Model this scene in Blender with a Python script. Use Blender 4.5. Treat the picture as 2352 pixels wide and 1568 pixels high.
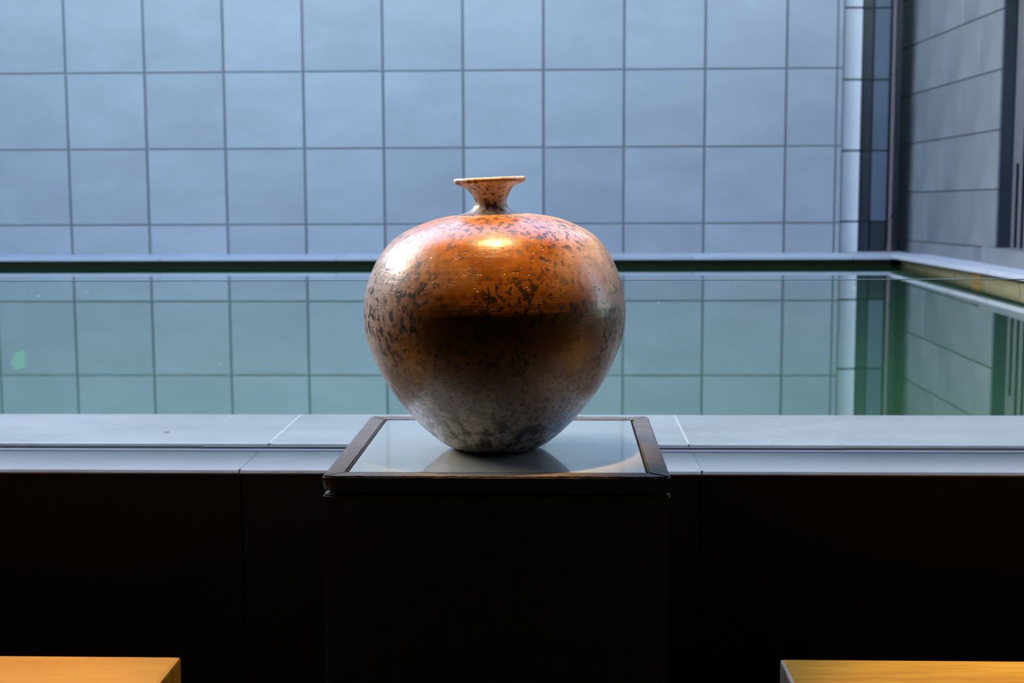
import bpy, bmesh, math, random
from mathutils import Vector, Matrix, noise
random.seed(7)
S = bpy.context.scene
C = S.collection
for o in list(bpy.data.objects): bpy.data.objects.remove(o)

# ------------------------------------------------------------------ camera
HC = 1.231
cd = bpy.data.cameras.new('camera'); cam = bpy.data.objects.new('camera', cd); C.objects.link(cam)
cd.sensor_width = 36.0; cd.lens = 48.99; cd.clip_start = .05; cd.clip_end = 200
yaw, pitch, roll = math.radians(2.036), math.radians(6.446), math.radians(-.239)
cam.matrix_world = (Matrix.Translation((0, 0, HC)) @ Matrix.Rotation(yaw, 4, 'Z')
                    @ Matrix.Rotation(math.pi/2 - pitch, 4, 'X') @ Matrix.Rotation(roll, 4, 'Z'))
cd.dof.use_dof = True; cd.dof.focus_distance = 2.06; cd.dof.aperture_fstop = 9.0
S.camera = cam
# ------------------------------------------------------------------ sky, exposure
w = bpy.data.worlds.new('overcast_sky'); S.world = w; w.use_nodes = True
bg = w.node_tree.nodes['Background']
sky = w.node_tree.nodes.new('ShaderNodeTexSky'); sky.sky_type = 'NISHITA'; sky.sun_disc = False   # sun veiled by cloud
sky.sun_elevation = math.radians(32); sky.sun_rotation = math.radians(-68); sky.dust_density = 1.0
w.node_tree.links.new(sky.outputs[0], bg.inputs[0]); bg.inputs[1].default_value = 1.62
S.view_settings.view_transform = 'Standard'; S.view_settings.look = 'None'
S.view_settings.exposure = 0.0; S.view_settings.gamma = 1.0; S.view_settings.use_curve_mapping = False

# ------------------------------------------------------------------ helpers
class NT:
    def __init__(s, name):
        s.m = bpy.data.materials.new(name); s.m.use_nodes = True
        s.t = s.m.node_tree; s.b = s.t.nodes['Principled BSDF']; s.out = s.t.nodes['Material Output']
    def n(s, typ, **kw):
        x = s.t.nodes.new(typ)
        for k, v in kw.items(): setattr(x, k, v)
        return x
    def set(s, node, **kw):
        for k, v in kw.items():
            k = k.replace('_', ' ')
            if hasattr(v, 'is_output'): s.t.links.new(v, node.inputs[k])
            else: node.inputs[k].default_value = v
        return node
    def L(s, a, b): s.t.links.new(a, b)
    def coord(s, which='Object', scale=(1, 1, 1)):
        c = s.n('ShaderNodeTexCoord'); mp = s.n('ShaderNodeMapping'); s.L(c.outputs[which], mp.inputs[0])
        mp.inputs['Scale'].default_value = scale
        return mp.outputs[0]
    def noise(s, vec, scale, detail=4, rough=.55, dist=0):
        x = s.n('ShaderNodeTexNoise'); s.L(vec, x.inputs['Vector'])
        s.set(x, Scale=scale, Detail=detail, Roughness=rough, Distortion=dist); return x.outputs[0]
    def ramp(s, fac, stops, interp='LINEAR'):
        r = s.n('ShaderNodeValToRGB'); s.L(fac, r.inputs[0]); e = r.color_ramp.elements; r.color_ramp.interpolation = interp
        while len(e) < len(stops): e.new(.5)
        for el, (p, c) in zip(e, stops):
            el.position = p; el.color = (c, c, c, 1) if isinstance(c, (int, float)) else (*c, 1)
        return r.outputs[0]
    def mix(s, fac, a, b, mode='MIX'):
        x = s.n('ShaderNodeMix', data_type='RGBA', blend_type=mode)
        for sock, v in ((x.inputs[0], fac), (x.inputs[6], a), (x.inputs[7], b)):
            if hasattr(v, 'is_output'): s.L(v, sock)
            else: sock.default_value = v if isinstance(v, float) else (*v, 1)
        return x.outputs[2]
    def math(s, op, a, b=0.0, clamp=False):
        x = s.n('ShaderNodeMath', operation=op, use_clamp=clamp)
        for sock, v in ((x.inputs[0], a), (x.inputs[1], b)):
            if hasattr(v, 'is_output'): s.L(v, sock)
            else: sock.default_value = v
        return x.outputs[0]
    def bump(s, h, strength, dist, prev=None):
        x = s.n('ShaderNodeBump'); s.L(h, x.inputs['Height']); s.set(x, Strength=strength, Distance=dist)
        if prev: s.L(prev, x.inputs['Normal'])
        s.L(x.outputs[0], s.b.inputs['Normal']); return x.outputs[0]
    def sep(s, vec):
        x = s.n('ShaderNodeSeparateXYZ'); s.L(vec, x.inputs[0]); return x.outputs
    def base(s, col, rough=.6, **kw):
        s.set(s.b, Base_Color=col if hasattr(col, 'is_output') else (*col, 1), Roughness=rough, **kw); return s.m
    def rnd(s): return s.n('ShaderNodeObjectInfo').outputs['Random']

def stone(name, lo, hi, rough=.55, scale=2.0, var=.16, bump=.15, streak=(1, 1, 1), spec=.5, fine=.5, fleck=0.0):
    t = NT(name); v = t.coord('Object', streak)
    off = t.n('ShaderNodeVectorMath', operation='ADD'); r = t.rnd()
    cmb = t.n('ShaderNodeCombineXYZ'); rr = t.math('MULTIPLY', r, 37.0)
    t.L(rr, cmb.inputs[0]); t.L(rr, cmb.inputs[1]); t.L(rr, cmb.inputs[2])
    t.L(v, off.inputs[0]); t.L(cmb.outputs[0], off.inputs[1]); v = off.outputs[0]
    a = t.noise(v, scale, 6, .55, .4); f = t.noise(v, scale*14, 5, .7)
    k = t.math('ADD', t.math('MULTIPLY', a, 1.0 - fine*.5), t.math('MULTIPLY', f, fine*.5))
    col = t.mix(t.ramp(k, [(.3, 0.), (.7, 1.)]), lo, hi)
    g = t.math('ADD', t.math('MULTIPLY', r, var), 1 - var*.5)
    gg = t.n('ShaderNodeCombineXYZ'); [t.L(g, gg.inputs[i]) for i in range(3)]
    col = t.mix(1.0, col, gg.outputs[0], 'MULTIPLY')
    if fleck:   # scattered pale mineral flecks
        vo = t.n('ShaderNodeTexVoronoi', feature='F1'); t.L(v, vo.inputs['Vector']); vo.inputs['Scale'].default_value = 38
        wn = t.n('ShaderNodeTexWhiteNoise'); t.L(vo.outputs['Position'], wn.inputs['Vector'])
        fm = t.math('MULTIPLY', t.ramp(vo.outputs['Distance'], [(.06, 1.), (.16, 0.)]), t.ramp(wn.outputs['Value'], [(.80, 0.), (.86, 1.)]))
        col = t.mix(t.math('MULTIPLY', fm, fleck), col, (.6, .6, .6))
    t.base(col, rough, Specular_IOR_Level=spec); t.bump(f, bump, .004)
    return t.m

def mobj(name, bm, mat, parent=None, loc=None, smooth=False, bevel=0, segs=2):
    if bevel:
        bmesh.ops.bevel(bm, geom=[e for e in bm.edges], offset=bevel, segments=segs, affect='EDGES', clamp_overlap=True)
    bmesh.ops.recalc_face_normals(bm, faces=bm.faces)
    me = bpy.data.meshes.new(name); bm.to_mesh(me); bm.free()
    me.materials.append(mat)
    if smooth:
        for p in me.polygons: p.use_smooth = True
    o = bpy.data.objects.new(name, me); C.objects.link(o)
    if parent: o.parent = parent
    if loc is not None: o.location = loc
    return o
def box(x0, x1, y0, y1, z0, z1, bm=None):
    bm = bm or bmesh.new()
    r = bmesh.ops.create_cube(bm, size=1.0)['verts']
    for v in r: v.co = Vector(((x0+x1)/2 + v.co.x*(x1-x0), (y0+y1)/2 + v.co.y*(y1-y0), (z0+z1)/2 + v.co.z*(z1-z0)))
    return bm
def cbox(name, x0, x1, y0, y1, z0, z1, mat, parent=None, bevel=0):
    # box whose origin is its own centre (parent sits at the world origin unless stated)
    c = Vector(((x0+x1)/2, (y0+y1)/2, (z0+z1)/2)); h = Vector((x1-x0, y1-y0, z1-z0))/2
    bm = box(-h.x, h.x, -h.y, h.y, -h.z, h.z)
    o = mobj(name, bm, mat, parent, c, bevel=bevel)
    if parent: o.location = c - parent.location
    return o
def prism(pts, z0, z1, bm=None):
    bm = bm or bmesh.new()
    lo = [bm.verts.new((x, y, z0)) for x, y in pts]; hi = [bm.verts.new((x, y, z1)) for x, y in pts]
    n = len(pts); bm.faces.new(lo[::-1]); bm.faces.new(hi)
    for i in range(n): bm.faces.new((lo[i], lo[(i+1) % n], hi[(i+1) % n], hi[i]))
    return bm
def copy(o, loc, parent=None):
    c = o.copy(); C.objects.link(c); c.location = loc
    if parent: c.parent = parent
    return c
def struct(o, label=None, cat=None):
    o['kind'] = 'structure'
    if label: o['label'] = label; o['category'] = cat
    return o
def thing(o, label, cat, group=None):
    o['label'] = label; o['category'] = cat
    if group: o['group'] = group
    return o
def empty(name, loc):
    o = bpy.data.objects.new(name, None); C.objects.link(o); o.location = loc; o.empty_display_size = .1; return o

# ------------------------------------------------------------------ materials
M_wall = stone('blue_grey_wall_stone', (.19, .195, .20), (.245, .25, .255), .5, 1.5, .14, .12, (1, 1, 2.2))
M_mortar = stone('dark_joint_mortar', (.12, .12, .12), (.155, .155, .155), .9, 3)
M_pale = stone('pale_pilaster_stone', (.56, .535, .52), (.64, .61, .59), .6, 2, .06, .1)
M_dark = stone('near_black_gloss', (.012, .015, .019), (.022, .026, .033), .25, 2, .1, .05)
M_panel = stone('mid_blue_reflection', (.055, .07, .09), (.075, .09, .112), .4, 2, .1, .05)
M_coping = stone('pale_coping_stone', (.28, .285, .30), (.34, .345, .36), .5, 2.5, .1, .1)
M_sill2 = stone('brightened_inner_sill_stone', (.40, .40, .39), (.53, .53, .51), .42, 4, .06, .1, (.5, 1, 1), fleck=.5)  # lighter copy of the sill stone, offsetting the roof's shade in colour
M_sill = stone('grey_sill_stone', (.17, .174, .173), (.295, .298, .294), .42, 4, .06, .1, (.5, 1, 1), fleck=.6)
M_fill = stone('pale_joint_filler', (.36, .36, .35), (.42, .42, .41), .8, 5)
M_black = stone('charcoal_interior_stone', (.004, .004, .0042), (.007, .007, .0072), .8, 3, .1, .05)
M_floor = stone('charcoal_floor_stone', (.012, .012, .012), (.018, .018, .018), .5, 2)
M_ceil = stone('charcoal_ceiling_paint', (.01, .01, .01), (.013, .013, .013), .9, 2)
M_gran = stone('flamed_granite', (.125, .105, .088), (.29, .25, .21), .75, 40, .05, .8, fine=1.2)

def mk_right():
    t = NT('grey_right_wall_stone'); c = t.n('ShaderNodeTexCoord'); g = t.n('ShaderNodeNewGeometry')
    r = t.rnd(); v = t.coord('Object', (1, 1, .6))
    a = t.noise(v, 2.4, 6, .6, .5)
    col = t.mix(t.ramp(a, [(.3, 0.), (.7, 1.)]), (.085, .092, .094), (.132, .138, .139))
    gg = t.n('ShaderNodeCombineXYZ'); k = t.math('ADD', t.math('MULTIPLY', r, .2), .9)
    [t.L(k, gg.inputs[i]) for i in range(3)]
    col = t.mix(1.0, col, gg.outputs[0], 'MULTIPLY')
    # near-black soft-edged band coloured down the far end of the wall
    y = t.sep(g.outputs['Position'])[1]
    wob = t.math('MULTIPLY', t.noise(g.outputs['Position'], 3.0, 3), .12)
    band = t.n('ShaderNodeMapRange', interpolation_type='SMOOTHSTEP')
    t.L(t.math('ADD', y, wob), band.inputs[0]); band.inputs[1].default_value = 12.06; band.inputs[2].default_value = 12.34
    col = t.mix(band.outputs[0], col, (.006, .008, .010))
    t.base(col, .42); return t.m
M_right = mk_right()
M_rmort = stone('grey_right_mortar', (.045, .05, .055), (.063, .068, .072), .8, 4)

def mk_poolwall():
    t = NT('ochre_pool_wall_stone'); v = t.coord('Object', (1, .25, 3))
    a = t.noise(v, 6, 6, .6, .6)
    col = t.mix(t.ramp(a, [(.3, 0.), (.7, 1.)]), (.11, .085, .032), (.23, .19, .10))
    t.base(col, .8); return t.m
M_ochre = mk_poolwall()
t = NT('algae_dark_pool_wall'); a = t.noise(t.coord(), 5, 5)
M_algae = t.base(t.mix(a, (.01, .014, .008), (.03, .05, .015)), .8)
t = NT('rust_stain'); a = t.noise(t.coord(), 25, 4)
M_rust = t.base(t.mix(a, (.21, .08, .01), (.26, .14, .03)), .8)

def mk_water():
    t = NT('murky_green_water'); g = t.n('ShaderNodeNewGeometry'); P = g.outputs['Position']
    a = t.noise(P, .35, 3)
    col = t.mix(a, (.024, .088, .030), (.032, .105, .040))
    t.base(col, .012, IOR=1.6, Coat_Weight=1.0, Coat_Roughness=.01, Coat_IOR=1.6)
    mp = t.n('ShaderNodeMapping'); t.L(P, mp.inputs[0]); mp.inputs['Scale'].default_value = (2.2, 1.0, 1)
    h = t.noise(mp.outputs[0], 5.0, 3, .5)
    patch = t.ramp(t.noise(P, .5, 2), [(.45, .15), (.65, 1.)])
    t.bump(t.math('MULTIPLY', h, patch), .035, .01)
    return t.m
M_water = mk_water()

def mk_glass(name, tint, rough=0.0):
    t = NT(name); t.t.nodes.remove(t.b)
    tr = t.n('ShaderNodeBsdfTransparent'); tr.inputs[0].default_value = (*tint, 1)
    gl = t.n('ShaderNodeBsdfGlossy'); gl.inputs['Roughness'].default_value = rough; gl.inputs[0].default_value = (1, 1, 1, 1)
    fr = t.n('ShaderNodeFresnel'); fr.inputs[0].default_value = 1.45
    mx = t.n('ShaderNodeMixShader'); t.L(fr.outputs[0], mx.inputs[0]); t.L(tr.outputs[0], mx.inputs[1]); t.L(gl.outputs[0], mx.inputs[2])
    t.L(mx.outputs[0], t.out.inputs[0]); return t.m
M_glass = mk_glass('clear_guard_glass', (.978, .986, .955))
M_edge = NT('glass_edge_glint').base((.2, .27, .27), .2)
M_frost = NT('frosted_white_glass').base((.50, .52, .48), .12, Coat_Weight=1.0, Coat_Roughness=.03, Coat_IOR=1.5)
M_gedge = NT('green_glass_edge').base((.05, .08, .08), .1)
M_metal = NT('anodised_channel_metal').base((.10, .10, .13), .6, Metallic=.3)
M_gasket = NT('dark_gasket_rubber').base((.03, .035, .045), .6)
M_pipe = NT('red_brown_pipe_paint').base((.08, .05, .055), .5)
M_slat = stone('taupe_slat_paint', (.06, .057, .06), (.08, .076, .08), .6, 4)
M_void = NT('dark_screen_backing').base((.004, .004, .005), .9)

def mk_wood(name, lo, hi, pale=False):
    t = NT(name); v = t.coord('Object', (1.6, 16, 16))
    a = t.noise(v, 2.2, 6, .6, 1.2); b = t.noise(t.coord('Object', (1.2, 5, 5)), 2.5, 3, .5, .6)
    k = t.math('ADD', t.math('MULTIPLY', a, .6), t.math('MULTIPLY', b, .4))
    col = t.mix(t.ramp(k, [(.35, 0.), (.65, 1.)]), lo, hi)
    t.base(col, .5, Specular_IOR_Level=.05)
    return t.m
M_wood = mk_wood('orange_varnished_wood', (.62, .215, .016), (.72, .28, .03))
M_wood2 = mk_wood('amber_varnished_wood', (.50, .175, .006), (.78, .36, .03))
M_wedge = mk_wood('pale_bare_wood_edge', (.55, .40, .24), (.68, .52, .34))
M_pinkend = mk_wood('pinkish_end_grain', (.56, .34, .25), (.68, .45, .34))

def mk_vase():
    t = NT('mottled_amber_glaze'); v = t.coord('Object'); X = t.sep(v)
    big = t.noise(v, 7.0, 3, .5); mid = t.noise(v, 24, 5, .6, .6)
    caramel = t.mix(t.ramp(mid, [(.35, 0.), (.65, 1.)]), (.26, .086, .008), (.37, .142, .018))
    ash = t.mix(t.ramp(mid, [(.35, 0.), (.65, 1.)]), (.39, .28, .205), (.56, .44, .34))
    # ash-grey lower wall and neck; flanks paled to paint in sky light
    side = t.math('MULTIPLY', t.math('POWER', t.math('ABSOLUTE', X[0]), 2.0), 27.0)
    low = t.n('ShaderNodeMapRange', interpolation_type='SMOOTHSTEP'); t.L(X[2], low.inputs[0])
    for i, q in zip((1, 2, 3, 4), (.20, .06, 0, .55)): low.inputs[i].default_value = q
    high = t.n('ShaderNodeMapRange', interpolation_type='SMOOTHSTEP'); t.L(X[2], high.inputs[0])
    for i, q in zip((1, 2, 3, 4), (.365, .385, 0, 1.0)): high.inputs[i].default_value = q
    k = t.math('ADD', t.math('ADD', side, t.math('ADD', low.outputs[0], high.outputs[0])), t.math('MULTIPLY', t.math('SUBTRACT', big, .5), 1.6))
    col = t.mix(t.ramp(k, [(.25, 0.), (.8, 1.)]), caramel, ash)
    # pits: short horizontal nicks and pinholes
    vo = t.n('ShaderNodeTexVoronoi', feature='F1'); t.L(t.coord('Object', (.62, .62, 1.5)), vo.inputs['Vector']); vo.inputs['Scale'].default_value = 120
    pit = t.ramp(vo.outputs['Distance'], [(.10, 0.), (.20, 1.)])
    gate = t.ramp(t.noise(v, 28, 2), [(.47, 1.), (.54, 0.)])
    pit = t.math('MAXIMUM', pit, gate)
    col = t.mix(t.math('MULTIPLY', low.outputs[0], 1.1, True), col, (.52, .47, .42))
    col = t.mix(t.math('MULTIPLY', high.outputs[0], .75), col, (.70, .53, .38))  # neck paled further to make up for missing bounce light
    # dark brown flakes in patches
    fl = t.noise(t.coord('Object', (1, 1, .8)), 100, 6, .62, .4)
    reg = t.ramp(t.noise(v, 9.5, 3, .6), [(.36, 0.), (.54, 1.)])
    # denser flaking on the front shoulder and the left flank
    def patch(x0, z0, sx, sz):
        a_ = t.math('POWER', t.math('MULTIPLY', t.math('SUBTRACT', X[0], x0), 1/sx), 2.0)
        b_ = t.math('POWER', t.math('MULTIPLY', t.math('SUBTRACT', X[2], z0), 1/sz), 2.0)
        d_ = t.math('ADD', t.math('ADD', a_, b_), t.math('MULTIPLY', t.math('SUBTRACT', big, .5), 2.0))
        return t.ramp(d_, [(.3, 1.), (1., 0.)])
    reg = t.math('MAXIMUM', reg, t.math('MAXIMUM', patch(.035, .255, .115, .055), patch(-.146, .215, .036, .09)))
    reg = t.math('MAXIMUM', reg, patch(.0, .352, .09, .022))
    up = t.n('ShaderNodeMapRange', interpolation_type='SMOOTHSTEP'); t.L(X[2], up.inputs[0])
    for i, q in zip((1, 2, 3, 4), (.09, .20, .25, 1.)): up.inputs[i].default_value = q
    reg = t.math('MULTIPLY', reg, up.outputs[0])
    flm = t.math('MULTIPLY', t.ramp(fl, [(.52, 0.), (.56, 1.)]), reg)
    fl2 = t.noise(v, 125, 4, .62, .3)
    fine = t.math('MULTIPLY', t.ramp(fl2, [(.535, 0.), (.575, 1.)]), t.math('ADD', t.ramp(k, [(.3, .15), (.9, .35)]), low.outputs[0]), True)
    # vertical dark streaks near the foot
    stv = t.noise(t.coord('Object', (1, 1, .08)), 55, 4, .6)
    foot = t.n('ShaderNodeMapRange', interpolation_type='SMOOTHSTEP'); t.L(X[2], foot.inputs[0])
    for i, q in zip((1, 2, 3, 4), (.14, .03, 0, 1.)): foot.inputs[i].default_value = q
    stm = t.math('MULTIPLY', t.ramp(stv, [(.46, 0.), (.58, .9)]), foot.outputs[0])
    dark = t.math('MAXIMUM', t.math('MAXIMUM', t.math('MULTIPLY', flm, .93), t.math('MULTIPLY', fine, .8)), t.math('MAXIMUM', stm, t.math('MULTIPLY', t.math('SUBTRACT', 1.0, pit), .85)))
    col = t.mix(dark, col, (.018, .011, .007))
    rg = t.math('ADD', t.math('MULTIPLY', dark, .12), t.math('ADD', .22, t.math('MULTIPLY', mid, .12)))
    t.base(col, rg, Specular_IOR_Level=.5, IOR=1.55)
    n1 = t.bump(pit, .45, .0016)
    n2 = t.bump(t.noise(v, 110, 4, .6), .12, .003, n1)
    ring = t.noise(t.coord('Object', (2, 2, 40)), 3.0, 3)
    t.bump(ring, .12, .004, n2)
    return t.m
M_vase = mk_vase()

# ------------------------------------------------------------------ courtyard: back wall
D = 12.288; WX0 = -4.3533; TW = .70; TH = .66485; ZR = .882
wb = struct(cbox('wall_back', -7.85, 2.434, D+.012, D+.25, .30, 6.88, M_mortar))  # height out of view raised to cut the sky reflected on the vase
jt = .0085
proto = {}
def tile(w_, h_, x, z, y, mat, parent, rec=0.0):
    key = (round(w_, 3), round(h_, 3), mat.name)
    if key not in proto:
        bm = box(-w_/2, w_/2, -.015, .015, -h_/2, h_/2)
        o = mobj('wall_tile', bm, mat, parent, bevel=.002, segs=1); proto[key] = o
    else:
        o = copy(proto[key], (0, 0, 0), parent)
    o.location = Vector((x, y+.015+rec, z)) - parent.location
    return o
cols = [WX0 + TW*i for i in range(-5, 10)] + [2.383, 2.434]
zrows = [.600, ZR, ZR+TH, ZR+2*TH, ZR+3*TH, ZR+4*TH, ZR+5*TH, ZR+6*TH, ZR+7*TH, ZR+8*TH, 6.88]
for i in range(len(cols)-1):
    for j in range(len(zrows)-1):
        a, b, c0, c1 = cols[i], cols[i+1], zrows[j], zrows[j+1]
        g = jt if i < len(cols)-2 else .005
        tile(b-a-2*g*1.25, c1-c0-2*jt*.75, (a+b)/2, (c0+c1)/2, D, M_wall, wb, random.uniform(-.002, .002))

# recessed corner beside the back wall
rw = struct(cbox('wall_recess', 2.434, 3.60, 12.55, 12.75, .30, 6.88, M_dark))
pz = [.60, .889, 1.509, 2.124, 2.74, 3.36, 3.98, 4.88]
for a, b in zip(pz[:-1], pz[1:]):
    p = cbox('pilaster_block', 2.468, 2.620, 12.45, 12.548, a+.008, b-.008, M_pale, rw, bevel=.003)
    p = cbox('recess_block', 2.630, 2.728, 12.51, 12.548, a+.006, b-.006, M_dark, rw, bevel=.002)
    p = cbox('recess_block', 2.736, 2.868, 12.48, 12.548, a+.006, b-.006, M_panel if a > .65 else M_dark, rw, bevel=.002)  # mid-blue strip paints in a reflection on the dark glossy surface
pm = cbox('pilaster_joint', 2.472, 2.616, 12.465, 12.548, .60, 4.88, M_rmort, rw)

# ------------------------------------------------------------------ right wall (runs towards the room, very slightly splayed)
def rx(y): return 3.0 + .033*(12.6 - y)
def rz(y): return .0165*(12.7 - y)
YE = 10.01
bm = prism([(rx(12.548)+.012, 12.548), (rx(YE)+.012, YE), (rx(YE)+.32, YE), (rx(12.548)+.32, 12.548)], .30, 4.88)
wr = struct(mobj('wall_right', bm, M_rmort))
rrow = [.60, .722, 1.135, 1.55, 1.97, 2.385, 2.80, 3.215, 3.63, 4.05, 4.46, 4.86]
def rtile(y0, y1, z0, z1):
    g = .004; y0 += g; y1 -= g
    bm = bmesh.new()
    vs = []
    for dx in (0, .03):
        for (y, z) in ((y0, z0+g), (y1, z0+g), (y1, z1-g), (y0, z1-g)):
            vs.append(Vector((rx(y)+dx-.012, y, z + rz(y))))
    c = sum(vs, Vector())/8
    q = [bm.verts.new(v-c) for v in vs]
    for f in ((0, 1, 2, 3), (4, 5, 6, 7), (0, 1, 5, 4), (1, 2, 6, 5), (2, 3, 7, 6), (3, 0, 4, 7)): bm.faces.new([q[i] for i in f])
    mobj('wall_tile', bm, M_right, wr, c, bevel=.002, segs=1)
for j in range(len(rrow)-1):
    s0 = 10.87 if j % 2 == 1 else 10.47
    ys_ = sorted([YE, 12.548] + [s0 + .80*k for k in range(-3, 5) if YE+.12 < s0+.80*k < 12.7])
    for a, b in zip(ys_[:-1], ys_[1:]): rtile(a, b, rrow[j], rrow[j+1])
# wall continues after the screened opening, and above it
bm = prism([(rx(7.2), 7.2), (rx(3.6), 3.6), (rx(3.6)+.3, 3.6), (rx(7.2)+.3, 7.2)], .30, 4.88)
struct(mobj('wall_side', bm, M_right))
bm = prism([(rx(YE), YE), (rx(7.2), 7.2), (rx(7.2)+.3, 7.2), (rx(YE)+.3, YE)], 2.56, 4.88)
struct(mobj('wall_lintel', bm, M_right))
# screened opening
ws = struct(cbox('window_1', 3.30, 3.36, 7.2, YE-.001, .74, 2.58, M_void))  # near-black sheet stands in for the unlit interior behind the slits
xs = 3.173
cbox('screen_jamb', 3.088, 3.30, YE-.006, YE-.001, .76, 2.56, M_dark, ws)  # wall return coloured near-black, its shade put into the colour
y = 9.985; k = 0
while y > 7.35:
    cbox('screen_slat', xs, xs+.006, y-.066, y, .76, 2.556, M_slat, ws, bevel=.001)
    y -= .066
    zt = 1.36 + .235*(k % 4)
    cbox('screen_header', xs+.001, xs+.006, y-.068+.001, y-.001, zt, 2.556, M_slat, ws, bevel=.001)
    y -= .068; k += 1
# ledge under the screen
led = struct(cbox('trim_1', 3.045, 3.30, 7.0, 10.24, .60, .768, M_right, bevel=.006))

# ------------------------------------------------------------------ copings and pool walls
ZC = .622
tc = struct(empty('trim_2', (0, 0, 0)))
xb = [-7.85, -6.4, -4.9, -3.4, -1.9, -.4, 1.1, 2.43]
for a, b in zip(xb[:-1], xb[1:]):
    cbox('coping_slab', a+.0015, b-.0015, 11.70, D+.012, ZC-.028, ZC, M_coping, tc, bevel=.004)
cbox('coping_slab', 2.4315, 3.3, 11.70, 12.548, ZC-.028, ZC, M_coping, tc, bevel=.004)
tr = struct(empty('trim_3', (0, 0, 0)))
yb = [11.698, 10.6, 9.3, 8.0, 6.7, 5.4, 4.1, 3.25]
for a, b in zip(yb[:-1], yb[1:]):
    def ci(y): return 2.735 + .033*(11.7-y)
    bm = bmesh.new(); vs = []
    for dz in (-.034, 0):
        for (x, yy) in ((ci(a), a-.0015), (ci(b), b+.0015), (rx(b)+.02, b+.0015), (rx(a)+.02, a-.0015)):
            vs.append(Vector((x, yy, .632 + .4*rz(yy) + dz)))
    c = sum(vs, Vector())/8; q = [bm.verts.new(v-c) for v in vs]
    for f in ((0, 1, 2, 3), (4, 5, 6, 7), (0, 1, 5, 4), (1, 2, 6, 5), (2, 3, 7, 6), (3, 0, 4, 7)): bm.faces.new([q[i] for i in f])
    mobj('coping_slab', bm, M_coping, tr, c, bevel=.004)
ZW = .543
pw = struct(cbox('wall_pool_back', -7.85, 2.78, 11.88, 12.0, .30, ZC-.028, M_algae))
pr_ = struct(cbox('wall_pool_right', 2.95, 3.05, 3.25, 11.88, .30, .60, M_algae))
yb2 = [11.87, 11.0, 10.25, 9.55, 8.8, 7.9, 6.8, 5.6, 4.4, 3.3]
for a, b in zip(yb2[:-1], yb2[1:]):
    cbox('pool_edge_block', 2.865, 2.95, b+.003, a-.003, .50, .602, M_ochre, pr_, bevel=.004)
cbox('rust_stain', 2.860, 2.866, 9.60, 9.80, .548, .602, M_rust, pr_)
bm = box(-7.899, 2.864, 3.181, 11.879, .302, ZW)
wat = mobj('pool_water', bm, M_water); thing(wat, 'still murky green water of the courtyard pool reflecting the stone wall', 'water'); wat['kind'] = 'stuff'
struct(cbox('wall_added_left', -8.1, -7.9, 3.2, 13.0, .30, 4.6, M_wall))  # unseen wall added to bound the sky highlight on the vase
struct(cbox('ground', -8.1, 3.6, 2.9, 13.5, .10, .30, M_algae))

# ------------------------------------------------------------------ window sill in two runs with the glass channel between
ZS = .692
def slab_run(name, y0, y1, zt, th, mat, fill):
    e = struct(empty(name, (0, 0, 0)))
    xj = [-.614 + .879*k for k in range(-4, 6)]
    for a, b in zip(xj[:-1], xj[1:]):
        bm = bmesh.new(); n = 44; vs = []
        for i in range(n+1):
            x = a+.0015 + (b-a-.003)*i/n
            j = .0012*noise.noise((x*9, y0*7, 1)) + .0006*noise.noise((x*40, y0*7, 5))
            row = [(x, y0+j+.0035, zt-th), (x, y0+j, zt-.006), (x, y0+.0035+j*.6, zt-.0015), (x, y0+.010, zt), (x, y1, zt), (x, y1, zt-th)]
            vs.append([bm.verts.new(p) for p in row])
        for i in range(n):
            for k in range(6): bm.faces.new((vs[i][k], vs[i+1][k], vs[i+1][(k+1) % 6], vs[i][(k+1) % 6]))
        bm.faces.new(vs[0]); bm.faces.new(vs[-1][::-1])
        mobj('sill_slab', bm, mat, e)
        if fill: cbox('joint_filler', b-.0019, b+.0019, y0+.004, y1-.001, zt-th, zt+.0002, M_fill, e)
    return e
slab_run('trim_4', 2.862, 3.235, ZS, .045, M_sill, True)     # outer run, pool side
slab_run('trim_5', 2.592, 2.776, ZS, .009, M_sill2, True)     # inner run, room side
ch = struct(empty('trim_6', (0, 0, 0)))
cbox('channel_base', -4.1, 4.6, 2.776, 2.862, .640, .672, M_gasket, ch)
cbox('channel_rail', -4.1, 4.6, 2.782, 2.800, .672, .688, M_metal, ch, bevel=.001)
cbox('channel_rail', -4.1, 4.6, 2.815, 2.838, .672, .686, M_metal, ch, bevel=.001)
cbox('sealant_bead', -.75, .583, 2.8385, 2.850, .672, .689, M_gasket, ch, bevel=.002)
# wall below the sill
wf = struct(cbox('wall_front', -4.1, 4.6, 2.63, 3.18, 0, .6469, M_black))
xj = [-.614 + .879*k for k in range(-4, 6)]
for a, b in zip(xj[:-1], xj[1:]):
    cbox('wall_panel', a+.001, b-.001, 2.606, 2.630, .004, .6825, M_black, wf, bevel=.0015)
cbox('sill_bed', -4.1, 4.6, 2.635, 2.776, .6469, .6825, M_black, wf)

# glass guard pane
gg = empty('glass_guard', (-.1, 2.8075, .6725)); thing(gg, 'low clear glass guard pane standing along the sill in front of the pool', 'glass guard')
cbox('pane', -4.05, 4.55, 2.8015, 2.8135, .6725, 1.0375, M_glass, gg)
cbox('polished_edge', -4.05, 4.55, 2.8015, 2.8135, 1.0376, 1.0389, M_edge, gg)  # pale strip paints in the light caught along the glass top
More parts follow.
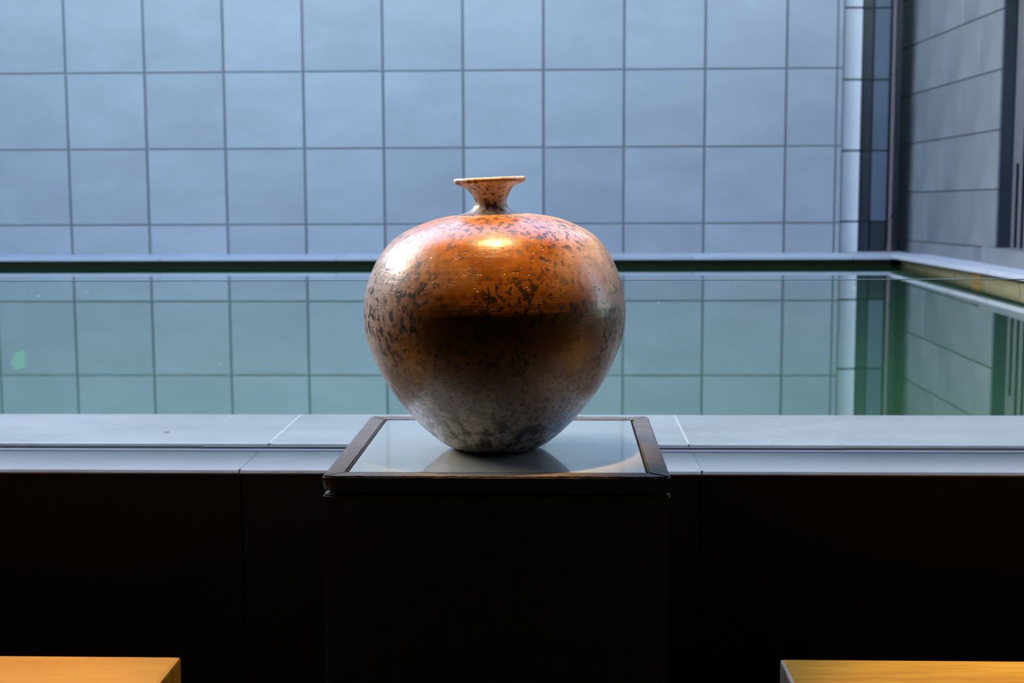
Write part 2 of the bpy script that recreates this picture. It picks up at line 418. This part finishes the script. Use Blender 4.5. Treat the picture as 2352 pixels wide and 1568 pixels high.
# ------------------------------------------------------------------ the room
struct(cbox('floor', -2.95, 4.6, -4.2, 2.60, -.05, 0, M_floor))
struct(cbox('ceiling', -4.2, 4.7, -4.2, 2.86, 2.9, 3.1, M_ceil))
struct(cbox('wall_rear', -2.95, 4.6, -4.3, -4.2, 0, 2.9, M_black))
struct(cbox('wall_left', -3.05, -2.95, -4.3, 2.59, 0, 2.9, M_black))
struct(cbox('wall_end', 4.6, 4.7, -4.3, 3.45, 0, 2.9, M_black))

# ------------------------------------------------------------------ plinth
px0, px1, py0, py1, PZ = -.348, .158, 1.982, 2.510, .81
FW = .030; FT = .025
pl = empty('display_plinth', ((px0+px1)/2, (py0+py1)/2, 0)); thing(pl, 'square dark granite display plinth with a frosted glass top under the vase', 'plinth')
def rough_prism(name, pts, z0, z1, mat, cut=None):
    # stone strip with worn, slightly irregular edges
    bm = prism([(x-pl.location.x, y-pl.location.y) for x, y in pts], z0, z1)
    bmesh.ops.recalc_face_normals(bm, faces=bm.faces)
    bmesh.ops.bevel(bm, geom=bm.edges[:], offset=.0022, segments=2, affect='EDGES')
    long_ = [e for e in bm.edges if e.calc_length() > .05]
    bmesh.ops.subdivide_edges(bm, edges=long_, cuts=60, use_grid_fill=True)
    for v in bm.verts:
        q = v.co*160
        d = Vector((noise.noise(q), noise.noise(q+Vector((9, 0, 0))), noise.noise(q+Vector((0, 9, 0)))))
        v.co += d*.0009
        if cut: cut(v)
    o = mobj(name, bm, mat, pl); return o
g = .0006
a0, a1, b0, b1 = px0, px1, py0, py1
zt0 = PZ-FT
def chipL(v):   # knocked-off lower corner at the front left
    x, y, z = v.co.x+pl.location.x, v.co.y+pl.location.y, v.co.z
    d = (x-px0)+(y-py0)+(z-zt0)
    if d < .016 and z < zt0+.02:
        v.co += Vector((.35, .35, .45))*max(0, (.016-d))
rough_prism('frame_strip', [(a0, b0), (a1, b0), (a1-FW-.001, b0+FW), (a0+FW, b0+FW)], zt0, PZ, M_gran, chipL)
rough_prism('frame_strip', [(a1, b0+.0035), (a1, b1-g), (a1-FW, b1-FW), (a1-FW, b0+FW+.002)], zt0, PZ, M_gran)
rough_prism('frame_strip', [(a0, b1), (a0+FW, b1-FW-.008), (a1-FW, b1-FW-.008), (a1-g, b1)], zt0, PZ, M_gran)
rough_prism('frame_strip', [(a0, b0+g), (a0+FW, b0+FW+g), (a0+FW, b1-FW-.009), (a0, b1-g)], zt0, PZ, M_gran, chipL)
gt = cbox('glass_top', a0+FW+.004, a1-FW-.004, b0+FW+.0015, b1-FW-.0105, PZ-.014, PZ-.0005, M_frost, pl, bevel=.0008)
cbox('glass_bed', a0+FW-.002, a1-FW+.002, b0+FW-.002, b1-FW+.002, PZ-FT+.002, PZ-.0145, M_gedge, pl)
zb1 = zt0 - .003
rough_prism('plinth_panel', [(a0, b0), (a1, b0), (a1-.022, b0+.022), (a0+.022, b0+.022)], 0.0, zb1, M_gran)
rough_prism('plinth_panel', [(a1, b0+.001), (a1, b1-.001), (a1-.022, b1-.022), (a1-.022, b0+.022)], 0.0, zb1, M_gran)
rough_prism('plinth_panel', [(a0, b0+.001), (a0+.022, b0+.022), (a0+.022, b1-.022), (a0, b1-.001)], 0.0, zb1, M_gran)
rough_prism('plinth_panel', [(a0, b1), (a1, b1), (a1-.022, b1-.022), (a0+.022, b1-.022)], 0.0, zb1, M_gran)
cbox('plinth_core', a0+.02, a1-.02, b0+.02, b1-.02, .002, zt0+.001, M_gasket, pl)

# ------------------------------------------------------------------ vase
prof = [(.8101, .000), (.8100, .052), (.8104, .060), (.8120, .0670), (.8156, .0770), (.8263, .0933), (.8391, .1085), (.8533, .1231), (.871, .1394), (.8887, .1533), (.9064, .1662),
        (.9275, .1787), (.9487, .1892), (.9697, .1978), (.9907, .2044), (1.0117, .2079), (1.0327, .2087), (1.0535, .2067), (1.0744, .2024),
        (1.0917, .1963), (1.109, .1885), (1.1229, .1803), (1.1367, .1697), (1.147, .1593), (1.1573, .1440), (1.1649, .1284), (1.1711, .1136),
        (1.1759, .0992), (1.179, .0868), (1.1811, .0745), (1.1828, .0630), (1.1841, .0530), (1.1859, .0445), (1.1883, .0375), (1.191, .0324),
        (1.1944, .0286), (1.1986, .0264), (1.2033, .0253), (1.2081, .0259), (1.2129, .028), (1.2177, .0308), (1.2218, .0338), (1.2252, .0367),
        (1.228, .0408), (1.2303, .0480), (1.2322, .0538), (1.2345, .0562), (1.2376, .0569), (1.2402, .0561), (1.2415, .0538), (1.2410, .0500),
        (1.2375, .0455), (1.2335, .0395), (1.229, .0330), (1.222, .0265), (1.212, .0215), (1.200, .0205), (1.188, .026), (1.175, .060), (1.15, .12)]
NP = len(prof)
def cat(pts, sub):
    out = []
    for i in range(len(pts)-1):
        p0, p1, p2, p3 = pts[max(i-1, 0)], pts[i], pts[i+1], pts[min(i+2, len(pts)-1)]
        for s in range(sub):
            t_ = s/sub
            out.append(tuple(.5*((2*p1[k]) + (-p0[k]+p2[k])*t_ + (2*p0[k]-5*p1[k]+4*p2[k]-p3[k])*t_*t_ + (-p0[k]+3*p1[k]-3*p2[k]+p3[k])*t_**3) for k in (0, 1)))
    out.append(pts[-1]); return out
SUB = 3
fine = cat(prof, SUB)
VC = Vector((-.1062, 2.212, .81))
def lerp(x, xs_, ys_):
    if x <= xs_[0]: return ys_[0]
    for i in range(len(xs_)-1):
        if x <= xs_[i+1]: return ys_[i] + (ys_[i+1]-ys_[i])*(x-xs_[i])/(xs_[i+1]-xs_[i])
    return ys_[-1]
NS = 160
P, F = [], []
for (z, r) in fine:
    tl = math.radians(lerp(z, (1.05, 1.11, 1.178, 1.2, 1.22, 1.24), (0, .5, 1.2, 1.6, 2.2, 2.3)))
    cx = lerp(z, (1.175, 1.182, 1.186, 1.21, 1.23, 1.24), (0, -.0030, -.0050, -.0055, -.0070, -.0073))
    for k in range(NS):
        a = 2*math.pi*k/NS; rr = max(r, 1e-5)
        rr *= 1 + .004*noise.noise((math.cos(a)*1.2, math.sin(a)*1.2, z*6))
        x = rr*math.cos(a); P.append(Vector((cx + x, rr*math.sin(a), z-.81 + (x+cx)*math.tan(tl))))
NR = len(fine)
for i in range(NR-1):
    for k in range(NS): F.append((i*NS+k, i*NS+(k+1) % NS, (i+1)*NS+(k+1) % NS, (i+1)*NS+k))
full = bpy.data.meshes.new('vase_full'); full.from_pydata([tuple(p) for p in P], [], F); full.update()
VN = [v.normal.copy() for v in full.vertices]
vs_ = empty('vase', VC); thing(vs_, 'round-bodied amber ceramic vase with a flared narrow neck on the plinth', 'vase')
def vpart(name, i0, i1):
    idx = list(range(i0*NS, (i1+1)*NS)); off = i0*NS
    me = bpy.data.meshes.new(name)
    me.from_pydata([tuple(P[i]) for i in idx], [], [tuple(q-off for q in f) for f in F[i0*NS:i1*NS]])
    me.materials.append(M_vase)
    for p in me.polygons: p.use_smooth = True
    me.normals_split_custom_set_from_vertices([VN[i] for i in idx])
    o = bpy.data.objects.new(name, me); C.objects.link(o); o.parent = vs_
    return o
iN = 32*SUB; iR = 43*SUB
vpart('body', 0, iN); vpart('neck', iN, iR); vpart('rim', iR, NR-1)
bpy.data.meshes.remove(full)

# ------------------------------------------------------------------ benches
def bench(x0, x1, y1, mat, endmat, label, inner):
    d = .40; y0 = y1-d; z = .45; th = .055
    e = empty('wooden_bench', ((x0+x1)/2, (y0+y1)/2, 0)); thing(e, label, 'bench', 'wooden benches before the plinth')
    # boards of the seat
    n = 3
    for k in range(n):
        cbox('seat_board', x0+.006, x1-.006, y0+d*k/n+(0 if k == 0 else .00015), y0+d*(k+1)/n-(0 if k == n-1 else .00015), z-th, z, mat, e, bevel=.003 if False else .0)
    for xa, xb_ in ((x0, x0+.045), (x1-.045, x1)):
        cbox('end_panel', xa+.002, xb_-.002, y0+.004, y1-.004, 0, z-th-.0005, mat, e, bevel=.003)
    # lipping strips on the two ends of the seat with visible joint fingers
    for xe, s in ((x0, 1), (x1, -1)):
        for k in range(8):
            ya, yb_ = y0+d*k/8, y0+d*(k+1)/8
            xa, xb_ = sorted((xe, xe+s*.0062))
            cbox('joint_finger', xa, xb_, ya+.0004, yb_-.0004, z-th, z-(.0012), endmat[k % 2], e, bevel=.0012)
    # worn pale arris along the top end edges
    for xe, s in ((x0, 1), (x1, -1)):
        xa, xb_ = sorted((xe+s*.001, xe+s*.0062))
        cbox('worn_edge', xa, xb_, y0+.001, y1-.001, z-.0012, z-.0003, endmat[2], e)
    return e
bench(-1.84, -.6335, 2.226, M_wood, (M_wood2, M_wood, M_wood), 'orange varnished wooden bench at the lower left, left of the plinth', 1)
bench(.3605, 1.56, 2.238, M_wood2, (M_pinkend, M_wedge, M_wedge), 'amber varnished wooden bench with a pale jointed end, right of the plinth', 0)

# ------------------------------------------------------------------ rain pipe, leaves, sign, lamps
def tube(r, h, n=20):
    bm = bmesh.new(); bmesh.ops.create_cone(bm, cap_ends=True, segments=n, radius1=r, radius2=r, depth=h)
    for v in bm.verts: v.co.z += h/2
    return bm
rp = empty('rain_pipe', (2.895, 12.415, ZC)); thing(rp, 'thin red-brown rain pipe standing in the dark corner beside the right wall', 'pipe')
mobj('pipe', tube(.021, 4.2), M_pipe, rp, smooth=False)
for z in (.30, 1.55, 2.8): mobj('pipe_bracket', tube(.027, .03), M_dark, rp, (0, 0, z))
mobj('shoe', tube(.028, .06), M_pipe, rp, (0, 0, 0.001))

leafm = [NT('ochre_leaf').base((.42, .28, .12), .7), NT('rust_leaf').base((.45, .20, .08), .7), NT('pale_leaf').base((.50, .48, .36), .7)]
def leaf(x, y, z, s, a, m, label, grp):
    bm = bmesh.new(); n = 7; top = []; 
    pts = [(-1, 0), (-.6, .28), (0, .38), (.55, .24), (1, 0), (.55, -.24), (0, -.38), (-.6, -.28)]
    up = [bm.verts.new((p[0]*s, p[1]*s, .10*s*(p[0]**2) + .0012)) for p in pts]; dn = [bm.verts.new((p[0]*s, p[1]*s, .10*s*(p[0]**2))) for p in pts]
    bm.faces.new(up); bm.faces.new(dn[::-1])
    for i in range(8): bm.faces.new((up[i], up[(i+1) % 8], dn[(i+1) % 8], dn[i]))
    o = mobj('fallen_leaf', bm, leafm[m], None, (x, y, z)); o.rotation_euler.z = a
    thing(o, label, 'leaf', grp)
G = 'fallen leaves on the pool'
LV = [((1.14, 9.55), .022, 0, 'small ochre leaf afloat just right of the vase, below the far coping'),
      ((1.45, 9.32), .024, 1, 'rust-brown leaf floating on the pool midway between vase and pale pilaster reflection'),
      ((1.70, 10.05), .018, 0, 'tiny ochre leaf on the water nearest the far coping'),
      ((.56, 8.05), .022, 2, 'pale leaf floating on the water close to the right side of the vase'),
      ((2.47, 8.95), .026, 0, 'ochre leaf floating beside the pool edge below the right wall'),
      ((1.93, 9.22), .020, 2, 'pale speck of leaf in the reflection of the pale pilaster'),
      ((-3.52, 9.13), .022, 2, 'pale leaf afloat at the far left, upper of the two there'),
      ((-3.28, 8.62), .026, 2, 'larger pale leaf afloat at the far left, lower of the two there'),
      ((-3.11, 9.0), .024, 2, 'pale leaf floating left of the vase, third from the left edge'),
      ((-1.31, 5.27), .008, 2, 'tiny pale leaf bit on the near water left of the vase'),]
for (p, s, m, lb) in LV: leaf(p[0], p[1], ZW+.0005, s, random.random()*3, m, lb, G)
for (x, y, s, m, lb) in ((2.88, 12.36, .05, 1, 'dry rust leaf on the coping at the foot of the rain pipe'),
                         (2.78, 12.42, .04, 1, 'dry brown leaf on the coping in the dark corner'),
                         (2.96, 12.25, .04, 0, 'dry ochre leaf on the coping against the dark end of the right wall')):
    leaf(x, y, ZC+.0005, s, random.random()*3, m, lb, 'dry leaves on the corner coping')
leaf(-.866, 2.99, ZS+.0005, .006, .2, 0, 'tiny tan leaf fragment on the outer sill left of the plinth', 'sill debris')

def downlight(x, y, tx, ty, energy, size, blend, col, label, rad=.03):
    e = empty('downlight', (x, y, 2.9)); thing(e, label, 'lamp', 'ceiling downlights')
    bm = bmesh.new(); n = 32; v = []
    for r, z in ((.048, -.001), (.062, -.001), (.062, -.008), (.048, -.012)):
        v.append([bm.verts.new((r*math.cos(2*math.pi*k/n), r*math.sin(2*math.pi*k/n), z)) for k in range(n)])
    for j in range(4):
        for k in range(n): bm.faces.new((v[j][k], v[j][(k+1) % n], v[(j+1) % 4][(k+1) % n], v[(j+1) % 4][k]))
    mobj('trim_ring', bm, M_metal, e)
    ld = bpy.data.lights.new('downlight_beam', 'SPOT'); lo = bpy.data.objects.new('downlight_beam', ld); C.objects.link(lo)
    ld.energy = energy; ld.color = col; ld.spot_size = math.radians(size); ld.spot_blend = blend; ld.shadow_soft_size = rad
    lo.parent = e; lo.location = (0, 0, -.02)
    lo.rotation_euler = (Vector((tx, ty, .8)) - Vector((x, y, 2.88))).to_track_quat('-Z', 'Y').to_euler()
WARM = (1.0, .56, .22)
downlight(-.105, 2.16, -.080, 2.168, 410, 12.7, .45, WARM, 'recessed ceiling downlight above the vase', .05)
downlight(-.42, 2.04, -.88, 2.02, 58, 17, .6, (1, .70, .40), 'recessed ceiling downlight above the left bench')
downlight(.17, 2.04, .62, 2.02, 112, 17, .6, (1, .70, .36), 'recessed ceiling downlight above the right bench')

sg = empty('exit_light', (-2.949, -1.75, .30)); thing(sg, 'small green emergency light low on the left wall, seen reflected in the glass', 'light')
cbox('housing', -2.949, -2.925, -1.87, -1.63, .24, .36, M_metal, sg, bevel=.003)
t = NT('green_lit_face'); t.base((.02, .3, .1), .5); t.set(t.b, Emission_Color=(.02, 1.0, .22, 1), Emission_Strength=1.6)
cbox('lit_face', -2.9245, -2.922, -1.83, -1.68, .25, .345, t.m, sg)
cbox('lit_face', -2.9245, -2.922, -1.679, -1.64, .275, .315, t.m, sg)
